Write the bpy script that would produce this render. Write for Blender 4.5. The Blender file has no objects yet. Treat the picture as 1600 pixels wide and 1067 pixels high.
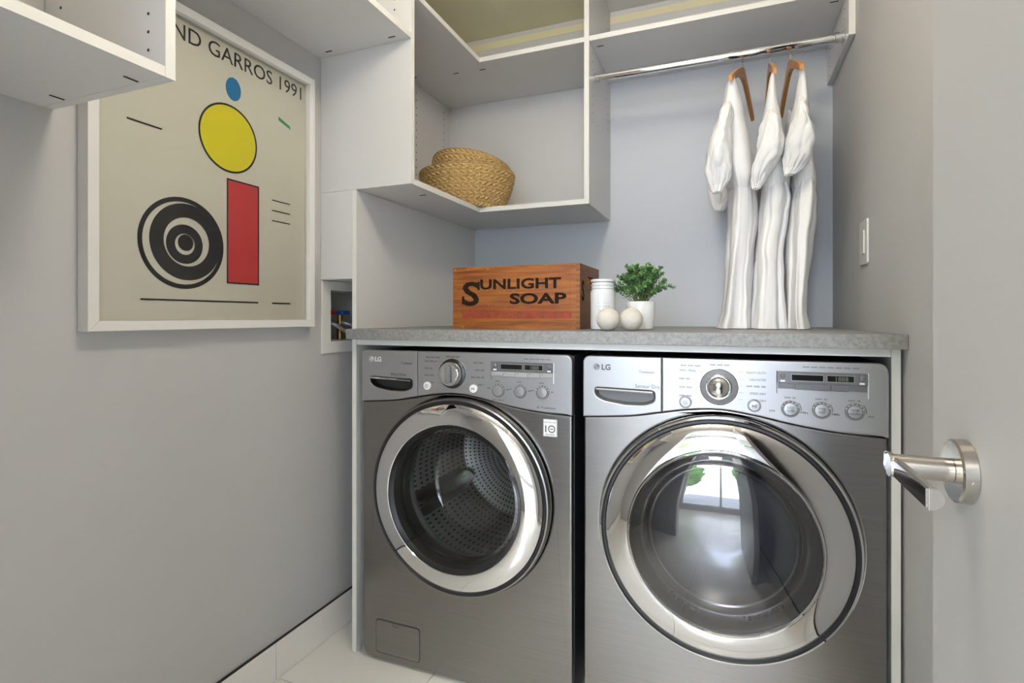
import bpy, bmesh, math, random
from mathutils import Vector, Matrix
from mathutils.geometry import tessellate_polygon
from mathutils import noise as mnoise
random.seed(7)
S = bpy.context.scene
COL = S.collection
PI = math.pi

# ------------------------------------------------------------------ camera
CAMX, CAMY, CAMZ, YAW, FPX, V0 = 1.2531, -2.2879, 1.0766, math.radians(21.8834), 839.41, 495.63
cd = bpy.data.cameras.new('camera'); cam = bpy.data.objects.new('camera', cd); COL.objects.link(cam)
cam.location = (CAMX, CAMY, CAMZ); cam.rotation_euler = (PI/2, 0, YAW)
cd.sensor_width = 36; cd.lens = FPX/1600*36; cd.shift_y = -(533.5-V0)/1600; cd.clip_start = .02
S.camera = cam
# ------------------------------------------------------------------ world, exposure
W = bpy.data.worlds.new('sky'); S.world = W; W.use_nodes = True
wn = W.node_tree; wn.nodes.clear()
# bright, evenly overcast sky
wb = wn.nodes.new('ShaderNodeBackground'); wb.inputs[0].default_value = (.76, .84, 1.0, 1); wb.inputs[1].default_value = 8.5
wo = wn.nodes.new('ShaderNodeOutputWorld'); wn.links.new(wb.outputs[0], wo.inputs[0])
vs = S.view_settings; vs.view_transform = 'Standard'; vs.look = 'None'; vs.gamma = 1; vs.exposure = 0.72
vs.use_curve_mapping = False
CEIL = 2.385
LAMP_E, HALL_W = 23, 50
def area(name, loc, size, sizey, watts, color, rot=(0, 0, 0), shape='RECTANGLE'):
    l = bpy.data.lights.new(name, 'AREA'); l.shape = shape; l.size = size
    if shape == 'RECTANGLE': l.size_y = sizey
    l.energy = watts; l.color = color
    o = bpy.data.objects.new(name, l); COL.objects.link(o); o.location = loc; o.rotation_euler = rot
    return o
# daylight guide at the hall window (portal: only steers sampling of the sky)
pt = area('window_portal', (1.2, -5.06, 1.25), 2.4, 2.2, 1, (1, 1, 1), (-PI/2, 0, 0))
pt.data.cycles.is_portal = True

# ------------------------------------------------------------------ materials
def nodes(name):
    m = bpy.data.materials.new(name); m.use_nodes = True
    t = m.node_tree; return m, t, t.nodes['Principled BSDF']
def mat(name, col, rough=.5, metal=0., var=0., vscale=6., bump=0., bscale=80., coat=0., spec=.5, trans=0., stretch=None, emit=None):
    m, t, b = nodes(name)
    b.inputs['Base Color'].default_value = (*col, 1); b.inputs['Roughness'].default_value = rough
    b.inputs['Metallic'].default_value = metal; b.inputs['Coat Weight'].default_value = coat
    b.inputs['Specular IOR Level'].default_value = spec; b.inputs['Transmission Weight'].default_value = trans
    if emit: b.inputs['Emission Color'].default_value = (*emit[0], 1); b.inputs['Emission Strength'].default_value = emit[1]
    tc = t.nodes.new('ShaderNodeTexCoord'); mp = t.nodes.new('ShaderNodeMapping')
    t.links.new(tc.outputs['Object'], mp.inputs[0])
    if stretch: mp.inputs['Scale'].default_value = stretch
    if var:
        n = t.nodes.new('ShaderNodeTexNoise'); n.inputs['Scale'].default_value = vscale; n.inputs['Detail'].default_value = 5
        r = t.nodes.new('ShaderNodeMapRange'); r.inputs[3].default_value = 1-var; r.inputs[4].default_value = 1+var
        r.inputs[1].default_value = .3; r.inputs[2].default_value = .7
        mx = t.nodes.new('ShaderNodeVectorMath'); mx.operation = 'SCALE'; mx.inputs[0].default_value = col
        t.links.new(mp.outputs[0], n.inputs[0]); t.links.new(n.outputs[0], r.inputs[0]); t.links.new(r.outputs[0], mx.inputs['Scale'])
        t.links.new(mx.outputs[0], b.inputs['Base Color'])
    if bump:
        n2 = t.nodes.new('ShaderNodeTexNoise'); n2.inputs['Scale'].default_value = bscale; n2.inputs['Detail'].default_value = 4
        bp = t.nodes.new('ShaderNodeBump'); bp.inputs['Strength'].default_value = bump; bp.inputs['Distance'].default_value = .002
        t.links.new(mp.outputs[0], n2.inputs[0]); t.links.new(n2.outputs[0], bp.inputs['Height']); t.links.new(bp.outputs[0], b.inputs['Normal'])
    return m
def thin_glass(name, tint, ior=1.45, rough=0.0):
    m = bpy.data.materials.new(name); m.use_nodes = True; t = m.node_tree; t.nodes.clear()
    tr = t.nodes.new('ShaderNodeBsdfTransparent'); tr.inputs[0].default_value = (*tint, 1)
    gl = t.nodes.new('ShaderNodeBsdfGlossy'); gl.inputs['Roughness'].default_value = rough
    fr = t.nodes.new('ShaderNodeFresnel'); fr.inputs[0].default_value = ior
    mx = t.nodes.new('ShaderNodeMixShader'); o = t.nodes.new('ShaderNodeOutputMaterial')
    t.links.new(fr.outputs[0], mx.inputs[0]); t.links.new(tr.outputs[0], mx.inputs[1]); t.links.new(gl.outputs[0], mx.inputs[2]); t.links.new(mx.outputs[0], o.inputs[0])
    return m
M = dict(
    wall=mat('wall_paint', (.545, .542, .545), .55, var=.015, vscale=1.5, bump=.03, bscale=220),
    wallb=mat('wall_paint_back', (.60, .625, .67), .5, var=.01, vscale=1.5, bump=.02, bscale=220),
    ceil=mat('ceiling_paint', (.80, .79, .74), .7, var=.01),
    cream=mat('cream_laminate', (.84, .79, .54), .55, var=.02, vscale=3),
    white=mat('white_melamine', (.70, .695, .69), .42, var=.008, vscale=3, bump=.02, bscale=400),
    edge=mat('melamine_edge_band', (.80, .79, .755), .45, var=.008, vscale=3),
    dark=mat('gap_shadow', (.02, .02, .022), .6),
    hole=mat('pin_hole_dark', (.03, .03, .03), .7),
    tile=mat('floor_tile', (.88, .86, .82), .22, var=.03, vscale=2.2, bump=.01, bscale=30),
    grout2=mat('patio_stone', (.42, .42, .43), .9, var=.08, vscale=2),
    grout=mat('grout', (.42, .38, .32), .8, var=.05, vscale=20),
    counter=mat('grey_stone_laminate', (.265, .262, .258), .45, var=.22, vscale=140, bump=.05, bscale=220),
    steel=mat('graphite_steel', (.29, .28, .272), .27, 1., var=.05, vscale=4, bump=.012, bscale=60, stretch=(1, 1, 60)),
    silver=mat('silver_panel', (.40, .40, .41), .36, .75, var=.02, vscale=5),
    chrome=mat('chrome', (.76, .765, .78), .035, 1.),
    satin=mat('satin_nickel', (.52, .485, .445), .24, 1., bump=.03, bscale=90, stretch=(1, 40, 1)),
    blackp=mat('black_plastic', (.018, .018, .02), .28),
    greyp=mat('grey_plastic', (.17, .17, .175), .38),
    bezel=mat('display_bezel', (.16, .16, .175), .3, .3),
    keygrey=mat('key_grey', (.34, .34, .35), .45),
    screen=mat('display_screen', (.012, .012, .012), .12),
    digit=mat('dim_display_segments', (.17, .17, .155), .4),
    whitep=mat('white_plastic', (.80, .80, .79), .3, coat=.3),
    print_=mat('panel_print', (.10, .10, .105), .5),
    wprint=mat('pale_print', (.80, .80, .80), .5),
    rubber=mat('door_gasket', (.09, .092, .1), .45),
    body=mat('machine_side_paint', (.025, .027, .034), .4),
    glass=thin_glass('door_glass', (.93, .94, .95), 1.55),
    bowlglass=thin_glass('door_bowl_glass', (.90, .91, .93), 1.9),
    dglass=thin_glass('dryer_door_glass', (.74, .75, .79), 2.3),
    pane=thin_glass('clear_pane', (.96, .97, .97), 1.18),
    wood=mat('hanger_wood', (.55, .25, .07), .35, var=.15, vscale=30, stretch=(1, .2, 1)),
    cloth=mat('white_cotton', (.88, .875, .875), .9, bump=.12, bscale=60, spec=.1),
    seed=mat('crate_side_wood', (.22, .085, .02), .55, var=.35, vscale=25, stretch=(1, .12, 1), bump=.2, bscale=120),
    ink=mat('crate_black_ink', (.020, .012, .008), .85, var=.35, vscale=60, spec=.15),
    redink=mat('crate_red_ink', (.30, .045, .016), .6, var=.25, vscale=50),
    jar=mat('milky_jar', (.72, .735, .76), .12, coat=.6),
    clear=thin_glass('jar_lid_glass', (.97, .975, .98), 1.22),
    jarprint=mat('jar_print', (.55, .56, .58), .6),
    wool=mat('felted_wool', (.64, .60, .54), .95, bump=.6, bscale=180, spec=.1),
    pot=mat('white_ceramic', (.80, .80, .80), .3, coat=.4),
    soil=mat('potting_moss', (.05, .045, .03), .95, bump=.8, bscale=120),
    leaf=mat('leaf_green', (.085, .21, .075), .5, var=.45, vscale=18),
    leaf2=mat('leaf_light_green', (.24, .42, .13), .5, var=.3, vscale=18),
    stem=mat('leaf_stem', (.12, .16, .05), .6),
    frame=mat('white_frame_paint', (.80, .79, .77), .4),
    paper=mat('print_paper', (.70, .665, .575), .7, var=.02, vscale=3),
    yellow=mat('print_yellow', (.78, .68, .02), .6), red=mat('print_red', (.62, .055, .06), .6),
    blue=mat('print_blue', (.01, .19, .42), .6), green=mat('print_green', (.03, .33, .14), .6),
    black=mat('print_black', (.022, .02, .022), .6),
    steelpipe=mat('braided_hose', (.45, .46, .5), .35, .8), bluev=mat('blue_valve', (.02, .10, .42), .4), redv=mat('red_valve', (.5, .03, .03), .4),
    boxin=mat('valve_box_inside', (.52, .52, .47), .6), brass=mat('brass', (.5, .33, .12), .35, 1.),
    lamp=mat('fill_lamp_diffuser', (.9, .88, .82), .4, emit=((1, .86, .62), 6.0)),
    grass=mat('lawn', (.08, .16, .04), .9, var=.4, vscale=3), bark=mat('tree_bark', (.12, .08, .05), .9),
)
# drum: stainless with rows of dark perforations
def drum_mat():
    m, t, b = nodes('perforated_drum'); b.inputs['Metallic'].default_value = 1; b.inputs['Roughness'].default_value = .28
    uv = t.nodes.new('ShaderNodeUVMap'); mp = t.nodes.new('ShaderNodeMapping'); mp.inputs['Scale'].default_value = (96, 26, 1)
    vo = t.nodes.new('ShaderNodeTexVoronoi'); vo.inputs['Scale'].default_value = 1; vo.inputs['Randomness'].default_value = 0
    vo.voronoi_dimensions = '2D'
    cr = t.nodes.new('ShaderNodeValToRGB'); cr.color_ramp.elements[0].position = .2; cr.color_ramp.elements[0].color = (.01, .01, .01, 1)
    cr.color_ramp.elements[1].position = .26; cr.color_ramp.elements[1].color = (.62, .6, .58, 1)
    t.links.new(uv.outputs[0], mp.inputs[0]); t.links.new(mp.outputs[0], vo.inputs[0]); t.links.new(vo.outputs['Distance'], cr.inputs[0]); t.links.new(cr.outputs[0], b.inputs['Base Color'])
    return m
M['drum'] = drum_mat()
def crate_mat():
    m, t, b = nodes('crate_pine'); b.inputs['Roughness'].default_value = .5
    tc = t.nodes.new('ShaderNodeTexCoord'); mp = t.nodes.new('ShaderNodeMapping'); mp.inputs['Scale'].default_value = (3, 6, 40)
    n = t.nodes.new('ShaderNodeTexNoise'); n.inputs['Scale'].default_value = 2.2; n.inputs['Detail'].default_value = 8; n.inputs['Distortion'].default_value = .6
    cr = t.nodes.new('ShaderNodeValToRGB'); e = cr.color_ramp.elements
    e[0].position = .28; e[0].color = (.16, .040, .005, 1); e[1].position = .72; e[1].color = (.43, .145, .020, 1)
    n2 = t.nodes.new('ShaderNodeTexNoise'); n2.inputs['Scale'].default_value = 45; n2.inputs['Detail'].default_value = 3
    c2 = t.nodes.new('ShaderNodeValToRGB'); c2.color_ramp.elements[0].position = .68; c2.color_ramp.elements[1].position = .78
    mx = t.nodes.new('ShaderNodeMix'); mx.data_type = 'RGBA'; mx.inputs[7].default_value = (.52, .32, .14, 1)
    bp = t.nodes.new('ShaderNodeBump'); bp.inputs['Strength'].default_value = .25; bp.inputs['Distance'].default_value = .002
    t.links.new(tc.outputs['Object'], mp.inputs[0]); t.links.new(mp.outputs[0], n.inputs[0]); t.links.new(n.outputs[0], cr.inputs[0])
    t.links.new(tc.outputs['Object'], n2.inputs[0]); t.links.new(n2.outputs[0], c2.inputs[0]); t.links.new(c2.outputs[0], mx.inputs[0])
    t.links.new(cr.outputs[0], mx.inputs[6]); t.links.new(mx.outputs[2], b.inputs['Base Color']); t.links.new(n.outputs[0], bp.inputs['Height']); t.links.new(bp.outputs[0], b.inputs['Normal'])
    return m
M['crate'] = crate_mat()
def straw_mat():
    m, t, b = nodes('woven_seagrass'); b.inputs['Roughness'].default_value = .65
    tc = t.nodes.new('ShaderNodeTexCoord'); n = t.nodes.new('ShaderNodeTexNoise'); n.inputs['Scale'].default_value = 210; n.inputs['Detail'].default_value = 3
    cr = t.nodes.new('ShaderNodeValToRGB'); e = cr.color_ramp.elements
    e[0].position = .3; e[0].color = (.36, .21, .065, 1); e[1].position = .7; e[1].color = (.78, .55, .25, 1)
    t.links.new(tc.outputs['Object'], n.inputs[0]); t.links.new(n.outputs[0], cr.inputs[0]); t.links.new(cr.outputs[0], b.inputs['Base Color'])
    return m
M['straw'] = straw_mat()

# ------------------------------------------------------------------ mesh helpers
class MB:
    def __init__(s): s.v = []; s.f = []; s.mi = []; s.flat = False
    def add(s, v, f, mi=0):
        o = len(s.v); s.v += [tuple(p) for p in v]; s.f += [tuple(i+o for i in q) for q in f]; s.mi += [mi]*len(f); return s
    def bm(s, b, mi=0):
        b.verts.index_update(); v = [p.co[:] for p in b.verts]; f = [[q.index for q in p.verts] for p in b.faces]; b.free(); return s.add(v, f, mi)
    def box(s, x0, x1, y0, y1, z0, z1, bev=0, seg=2, mi=0):
        b = bmesh.new(); bmesh.ops.create_cube(b, size=1)
        for p in b.verts: p.co = Vector(((x0+x1)/2+p.co.x*(x1-x0), (y0+y1)/2+p.co.y*(y1-y0), (z0+z1)/2+p.co.z*(z1-z0)))
        if bev: s.flat = True; bmesh.ops.bevel(b, geom=b.edges[:], offset=bev, segments=seg, affect='EDGES', profile=.5)
        return s.bm(b, mi)
    def lathe(s, prof, c, axis='z', n=48, mi=0, mod=None, close=False):
        v = []; f = []; k = len(prof)
        for i in range(n):
            a = 2*PI*i/n
            for j, (r, h) in enumerate(prof):
                if mod: r, h = mod(r, h, a, j)
                ca, sa = r*math.cos(a), r*math.sin(a)
                v.append((c[0]+ca, c[1]+sa, c[2]+h) if axis == 'z' else (c[0]+ca, c[1]+h, c[2]+sa) if axis == 'y' else (c[0]+h, c[1]+ca, c[2]+sa))
        for i in range(n):
            for j in range(k-1):
                a, b2 = i*k+j, ((i+1) % n)*k+j
                f.append((a, a+1, b2+1, b2))
        return s.add(v, f, mi)
    def tube(s, pts, r, n=10, mi=0, cap=True):
        pts = [Vector(p) for p in pts]; rr = r if isinstance(r, (list, tuple)) else [r]*len(pts)
        v = []; f = []; prev = None
        for i, p in enumerate(pts):
            t = (pts[min(i+1, len(pts)-1)]-pts[max(i-1, 0)]).normalized()
            if prev is None:
                up = Vector((0, 0, 1)) if abs(t.z) < .9 else Vector((1, 0, 0)); u = t.cross(up).normalized()
            else: u = (prev-t*prev.dot(t)).normalized()
            prev = u; w = t.cross(u)
            for q in range(n):
                a = 2*PI*q/n; v.append(p+(u*math.cos(a)+w*math.sin(a))*rr[i])
        for i in range(len(pts)-1):
            for q in range(n):
                a, b2 = i*n+q, i*n+(q+1) % n; f.append((a, b2, b2+n, a+n))
        if cap: f.append(tuple(range(n))); f.append(tuple((len(pts)-1)*n+q for q in range(n)))
        return s.add(v, f, mi)
    def plate(s, outer, holes=(), d0=0, d1=.01, plane='xz', bev=0, seg=2, mi=0):
        """prism of a 2-D outline with holes; depth axis is the remaining one"""
        loops = [list(outer)]+[list(h) for h in holes]
        def P(a, b, d): return (a, d, b) if plane == 'xz' else (d, a, b) if plane == 'yz' else (a, b, d)
        flat = [p for l in loops for p in l]
        tris = tessellate_polygon([[Vector((a, b, 0)) for a, b in l] for l in loops])
        n = len(flat); b = bmesh.new()
        V = [b.verts.new(P(a, c, d0)) for a, c in flat]+[b.verts.new(P(a, c, d1)) for a, c in flat]
        for t in tris:
            try: b.faces.new([V[i] for i in t]); b.faces.new([V[i+n] for i in reversed(t)])
            except ValueError: pass
        o = 0
        for l in loops:
            k = len(l)
            for i in range(k):
                j = (i+1) % k; b.faces.new([V[o+i], V[o+j], V[o+j+n], V[o+i+n]])
            o += k
        bmesh.ops.recalc_face_normals(b, faces=b.faces[:])
        if bev:
            s.flat = True; ed = [e for e in b.edges if len(e.link_faces) == 2 and e.calc_face_angle(0) > 1.0]
            ed = [e for e in ed if abs(P(0, 0, 1)[0]*(e.verts[0].co.x-e.verts[1].co.x)+P(0, 0, 1)[1]*(e.verts[0].co.y-e.verts[1].co.y)+P(0, 0, 1)[2]*(e.verts[0].co.z-e.verts[1].co.z)) < 1e-6]
            bmesh.ops.bevel(b, geom=ed, offset=bev, segments=seg, affect='EDGES', profile=.5)
        return s.bm(b, mi)
    def text(s, body, size, mtx, depth=.0004, bold=0., mi=0, align='LEFT', sx=1.):
        cu = bpy.data.curves.new('t', 'FONT'); cu.body = body; cu.size = size; cu.extrude = depth; cu.offset = bold; cu.align_x = align; cu.resolution_u = 3
        o = bpy.data.objects.new('t', cu); COL.objects.link(o)
        me = bpy.data.meshes.new_from_object(o.evaluated_get(bpy.context.evaluated_depsgraph_get()))
        v = [mtx @ Vector((p.co.x*sx, p.co.y, p.co.z)) for p in me.vertices]; f = [tuple(p.vertices) for p in me.polygons]
        bpy.data.objects.remove(o); bpy.data.curves.remove(cu); bpy.data.meshes.remove(me)
        return s.add(v, f, mi)
    def build(s, name, m, parent=None, smooth=35, loc=None, recalc=True, kind=None):
        me = bpy.data.meshes.new(name); me.from_pydata(s.v, [], s.f)
        for mm in (m if isinstance(m, (list, tuple)) else [m]): me.materials.append(M[mm] if isinstance(mm, str) else mm)
        for p, i in zip(me.polygons, s.mi): p.material_index = i
        if recalc:
            b = bmesh.new(); b.from_mesh(me); bmesh.ops.recalc_face_normals(b, faces=b.faces[:]); b.to_mesh(me); b.free()
        if smooth and s.flat: smooth = min(smooth, 12)
        if smooth:
            for p in me.polygons: p.use_smooth = True
            me.set_sharp_from_angle(angle=math.radians(smooth))
        o = bpy.data.objects.new(name, me); COL.objects.link(o)
        if parent: o.parent = parent
        if loc: o.location = loc
        if kind: o['kind'] = kind
        return o
def tag(o, label, cat, group=None):
    o['label'] = label; o['category'] = cat
    if group: o['group'] = group
    return o
def thing(name, label, cat, loc=(0, 0, 0), rz=0, group=None):
    o = bpy.data.objects.new(name, None); COL.objects.link(o); o.location = loc; o.rotation_euler = (0, 0, rz); o.empty_display_size = .05
    return tag(o, label, cat, group)
def struct(o): o['kind'] = 'structure'; return o
def bx(name, m, parent, x0, x1, y0, y1, z0, z1, bev=.0008, **k): return MB().box(x0, x1, y0, y1, z0, z1, bev).build(name, m, parent, **k)
def circ(cx, cy, r, n=64, ry=None): return [(cx+r*math.cos(2*PI*i/n), cy+(ry or r)*math.sin(2*PI*i/n)) for i in range(n)]
def rrect(x0, x1, y0, y1, r, n=6):
    p = []
    for cx, cy, a0 in ((x1-r, y1-r, 0), (x0+r, y1-r, 90), (x0+r, y0+r, 180), (x1-r, y0+r, 270)):
        for i in range(n+1):
            a = math.radians(a0+90*i/n); p.append((cx+r*math.cos(a), cy+r*math.sin(a)))
    return p
def roundpoly(pts, r, n=5):
    out = []; k = len(pts)
    for i in range(k):
        p0, p1, p2 = Vector(pts[i-1]), Vector(pts[i]), Vector(pts[(i+1) % k])
        rr = min(r, (p0-p1).length*.45, (p2-p1).length*.45)
        a = p1+(p0-p1).normalized()*rr; b = p1+(p2-p1).normalized()*rr
        for j in range(n+1):
            t = j/n; out.append(tuple(a*(1-t)**2+p1*2*t*(1-t)+b*t*t))
    return out
def catmull(pts, n=6):
    out = []
    for i in range(len(pts)-1):
        p0, p1, p2, p3 = Vector(pts[max(i-1, 0)]), Vector(pts[i]), Vector(pts[i+1]), Vector(pts[min(i+2, len(pts)-1)])
        for j in range(n):
            t = j/n
            out.append(.5*((2*p1)+(p2-p0)*t+(2*p0-5*p1+4*p2-p3)*t*t+(3*p1-p0-3*p2+p3)*t**3))
    out.append(Vector(pts[-1])); return out
def front(x, y, z): return Matrix.Translation((x, y, z)) @ Matrix.Rotation(PI/2, 4, 'X')       # text facing -Y
def facex(x, y, z): return Matrix.Translation((x, y, z)) @ Matrix.Rotation(PI/2, 4, 'Z') @ Matrix.Rotation(PI/2, 4, 'X')  # facing +X

# ------------------------------------------------------------------ the setting
XR, YF, XG, X1, Y2, X2 = 1.6134, -.8715, .129, .350, -.3816, .7875
ZB, ZS, ZC, ZCB = 1.4881, 2.0756, 1.0392, 1.0071
YD = -2.43     # inner face of the wall with the doorway
HX0, HX1, HY = -1.6, 3.4, -5.0
floor = struct(bx('floor', 'grout', None, HX0, HX1, HY-.1, .1, -.06, -.003, 0))
def tile_row(x0, x1, y0, y1):
    ox, oy, p, g = .43, -1.06, .61, .0025
    i0 = math.floor((x0-ox)/p); j0 = math.floor((y0-oy)/p)
    for i in range(i0, i0+40):
        for j in range(j0, j0+40):
            a, b, c, d = ox+i*p+g/2, ox+(i+1)*p-g/2, oy+j*p+g/2, oy+(j+1)*p-g/2
            a, b, c, d = max(a, x0), min(b, x1), max(c, y0), min(d, y1)
            if b-a > .02 and d-c > .02: bx('tile', 'tile', floor, a, b, c, d, -.010, 0, .0008)
tile_row(.001, XR-.001, YD, -.001); tile_row(HX0+.001, HX1-.001, HY+.001, YD-.001)
struct(bx('ceiling', 'ceil', None, -.12, XR+.12, YD-.12, .1, CEIL, CEIL+.06, 0))
wb_o = struct(bx('wall_back', 'wallb', None, -.12, XR+.12, 0, .1, -.003, CEIL, 0))
VB = (-.829, -.60, .9945, 1.169)     # opening of the valve box in the left wall
struct(MB().plate([(YD, -.003), (0, -.003), (0, CEIL), (YD, CEIL)], [[(VB[0], VB[2]), (VB[1], VB[2]), (VB[1], VB[3]), (VB[0], VB[3])]], -.12, 0, 'yz').build('wall_left', 'wall', None, smooth=0))
struct(bx('wall_right', 'wall', None, XR, XR+.12, YD, 0, -.003, CEIL, 0))
DX0, DX1, DH = .66, 1.49, 2.06
struct(MB().plate([(-.12, -.003), (DX0, -.003), (DX0, DH), (DX1, DH), (DX1, -.003), (XR+.12, -.003), (XR+.12, CEIL), (-.12, CEIL)], [], YD-.12, YD, 'xz').build('wall_front', 'wall', None, smooth=0))
# hall beyond the doorway
struct(bx('wall_hall_left', 'wall', None, HX0-.1, HX0, HY, YD-.12, -.003, 2.6, 0))
struct(bx('wall_hall_right', 'wall', None, HX1, HX1+.1, HY, YD-.12, -.003, 2.6, 0))
struct(bx('ceiling_hall', 'ceil', None, HX0-.1, HX1+.1, HY-.1, YD-.12, 2.6, 2.66, 0))
struct(MB().plate([(HX0, -.003), (-.12, -.003), (-.12, CEIL), (XR+.12, CEIL), (XR+.12, -.003), (HX1, -.003), (HX1, 2.6), (HX0, 2.6)], [], YD-.12, YD-.02, 'xz').build('wall_hall_near', 'wall', None, smooth=0))
WX0, WX1, WZ0, WZ1 = 0, 2.4, .15, 2.35
struct(MB().plate([(HX0-.1, -.003), (HX1+.1, -.003), (HX1+.1, 2.6), (HX0-.1, 2.6)], [[(WX0, WZ0), (WX1, WZ0), (WX1, WZ1), (WX0, WZ1)]], HY-.1, HY, 'xz').build('wall_hall_window', 'wall', None, smooth=0))
win = struct(bpy.data.objects.new('window_1', None)); COL.objects.link(win)
MB().plate([(WX0, WZ0), (WX1, WZ0), (WX1, WZ1), (WX0, WZ1)], [[(WX0+.06+i*1.17, WZ0+.06), (WX0+1.17+i*1.17, WZ0+.06), (WX0+1.17+i*1.17, WZ1-.06), (WX0+.06+i*1.17, WZ1-.06)] for i in range(2)], HY-.08, HY-.02, 'xz').build('window_frame', 'frame', win, smooth=0)
for i in range(2): bx('window_pane', 'pane', win, WX0+.061+i*1.17, WX0+1.169+i*1.17, HY-.055, HY-.05, WZ0+.061, WZ1-.061, 0)
# garden outside the hall window
struct(MB().box(-14, 16, -30, HY-.12, -.3, -.25).build('ground', 'grout2'))
for tx, ty, tr, th, lb in ((-2.2, -12, 1.7, 1.0, 'broad round leafy tree on the patio outside the hall window'), (3.4, -12, 1.2, 2.1, 'tall narrow leafy tree on the patio outside the hall window')):
    t = thing('garden_tree', lb, 'tree', (tx, ty, -.2495), 0, 'trees outside the window')
    MB().tube([(0, 0, 0), (0, 0, .2), (.03, 0, .8), (0, .05, 1.6)], [.14, .13, .1, .08]).build('trunk', 'bark', t)
    b = bmesh.new(); bmesh.ops.create_icosphere(b, subdivisions=5, radius=1)
    for p in b.verts:
        q = p.co*tr*(1+.30*mnoise.noise(p.co*2.3+Vector((tx, 0, 0)))+.16*mnoise.noise(p.co*7)+.08*mnoise.noise(p.co*17)); q.z *= th
        p.co = q+Vector((0, 0, 1.0+tr*th*1.35))
    MB().bm(b).build('crown', 'leaf2', t)

# baseboards of tile ; the shadow line on top is put in as a dark strip
def baseboard(name, x0, x1, tr):
    b = struct(bx(name, 'grout', None, min(x0, x1), max(x0, x1), YD+.001, -.001, .0, .108, 0))
    s = 1 if x1 > x0 else -1
    y = -1.07
    cuts = [YD+.001]+[q for q in (y-.61*2, y-.61, y, y+.61) if q > YD+.05]+[-.001]
    for a, c in zip(cuts, cuts[1:]):
        xa, xb = sorted((x1, x1+s*.008)); bx('tile', 'tile', b, xa, xb, a+.001, c-.001, .001, .1105, .0008)
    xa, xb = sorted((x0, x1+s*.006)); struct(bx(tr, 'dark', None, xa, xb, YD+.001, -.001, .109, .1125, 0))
baseboard('baseboard_left', .0005, .003, 'shadow_line_1'); baseboard('baseboard_right', XR-.0005, XR-.003, 'shadow_line_2')

# door leaf, swung open against the right wall, lever handle
dr = struct(bpy.data.objects.new('door_1', None)); COL.objects.link(dr); dr.location = (1.438, YD+.005, 0)
LF = .775
bx('door_leaf', mat('door_paint', (.55, .545, .545), .5), dr, 0, .038, 0, LF, .008, DH-.01, .0015)
for hz in (.25, 1.05, 1.85): MB().lathe([(0, 0), (.007, 0), (.007, .09), (0, .09)], (.045, -.002+.004, hz), 'z', 12).build('hinge', 'satin', dr)
hy, hz = -1.7323-(YD+.005), .9483
h = MB().lathe([(0, -.0108), (.0245, -.0108), (.0262, -.0095), (.0265, -.0005), (0, -.0005)], (0, hy, hz), 'x', 64).build('handle_rosette', 'satin', dr)
MB().lathe([(0, -.0555), (.0098, -.0555), (.0098, -.0111), (0, -.0111)], (-.0, hy, hz), 'x', 40).build('handle_spindle', 'satin', h)
# D-section lever blade: flat polished face away from the door
def dsec():
    pts = []
    for i in range(17):
        a = math.radians(-58+116*i/16); pts.append((-.0475+.0098*math.cos(a)-.0052, .0098*math.sin(a)))
    return pts
sec = [(-.0538, -.0083), (-.0538, .0083)]+[(-.0538+.0100*math.cos(a), .0083*math.sin(a)) for a in [PI/2-PI*i/14 for i in range(15)]][1:-1]
y0, y1 = hy+.0205, hy-.095
v = [(x, y0, hz+z) for x, z in sec]+[(x, y1, hz+z) for x, z in sec]; n = len(sec)
b = bmesh.new(); vv = [b.verts.new(p) for p in v]
for i in range(n): b.faces.new([vv[i], vv[(i+1) % n], vv[(i+1) % n+n], vv[i+n]])
b.faces.new(vv[:n]); b.faces.new(vv[n:][::-1]); bmesh.ops.recalc_face_normals(b, faces=b.faces[:])
ed = [e for e in b.edges if e.calc_face_angle(0) > .8]; bmesh.ops.bevel(b, geom=ed, offset=.0008, segments=2, affect='EDGES')
MB().bm(b).build('handle_lever', 'satin', h, smooth=25)
MB().box(-.0545, -.0539, y1+.003, y0-.002, hz-.0068, hz+.0068).build('lever_face', 'chrome', h, smooth=0)
MB().lathe([(0, -.0008), (.0016, -.0008), (.0016, .001), (0, .001)], (-.004, hy-.0262, hz-.004), 'y', 12).build('set_screw', 'satin', h)
st = thing('door_stop_strip', 'white door frame lining around the doorway', 'door frame')
for nm, a in (('jamb', (DX0, DX0+.018, YD-.12, YD, 0, DH)), ('jamb', (DX1-.018, DX1, YD-.12, YD-.002, 0, DH)), ('head', (DX0+.018, DX1-.018, YD-.12, YD, DH-.018, DH))):
    bx(nm, 'frame', st, a[0]+.0005, a[1]-.0005, a[2], a[3], a[4], a[5]-.0005, .001)
st.name = 'door_frame'

# ceiling light
M['globe'] = mat('opal_globe', (.9, .88, .82), .4, emit=((1, .90, .74), LAMP_E))
cl = thing('ceiling_light', 'round opal globe light on a short stem below the laundry ceiling', 'light', (1.02, -1.5, CEIL))
MB().lathe([(0, -.0005), (.06, -.0005), (.06, -.012), (.05, -.018), (.01, -.02), (.01, -.05), (.035, -.052), (.035, -.062), (0, -.062)], (0, 0, 0), 'z', 32).build('canopy', 'frame', cl)
b = bmesh.new(); bmesh.ops.create_uvsphere(b, u_segments=24, v_segments=14, radius=.115)
for p in b.verts: p.co.z -= .178
MB().bm(b).build('globe', 'globe', cl)
hl = thing('ceiling_light', 'added square flush fill light in the unseen hall outside the doorway', 'light', (1.0, -4.2, 2.6))
MB().box(-.25, .25, -.25, .25, -.04, -.001, .004).build('housing', 'frame', hl); MB().box(-.23, .23, -.23, .23, -.046, -.041, .001).build('diffuser', 'lamp', hl)
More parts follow.
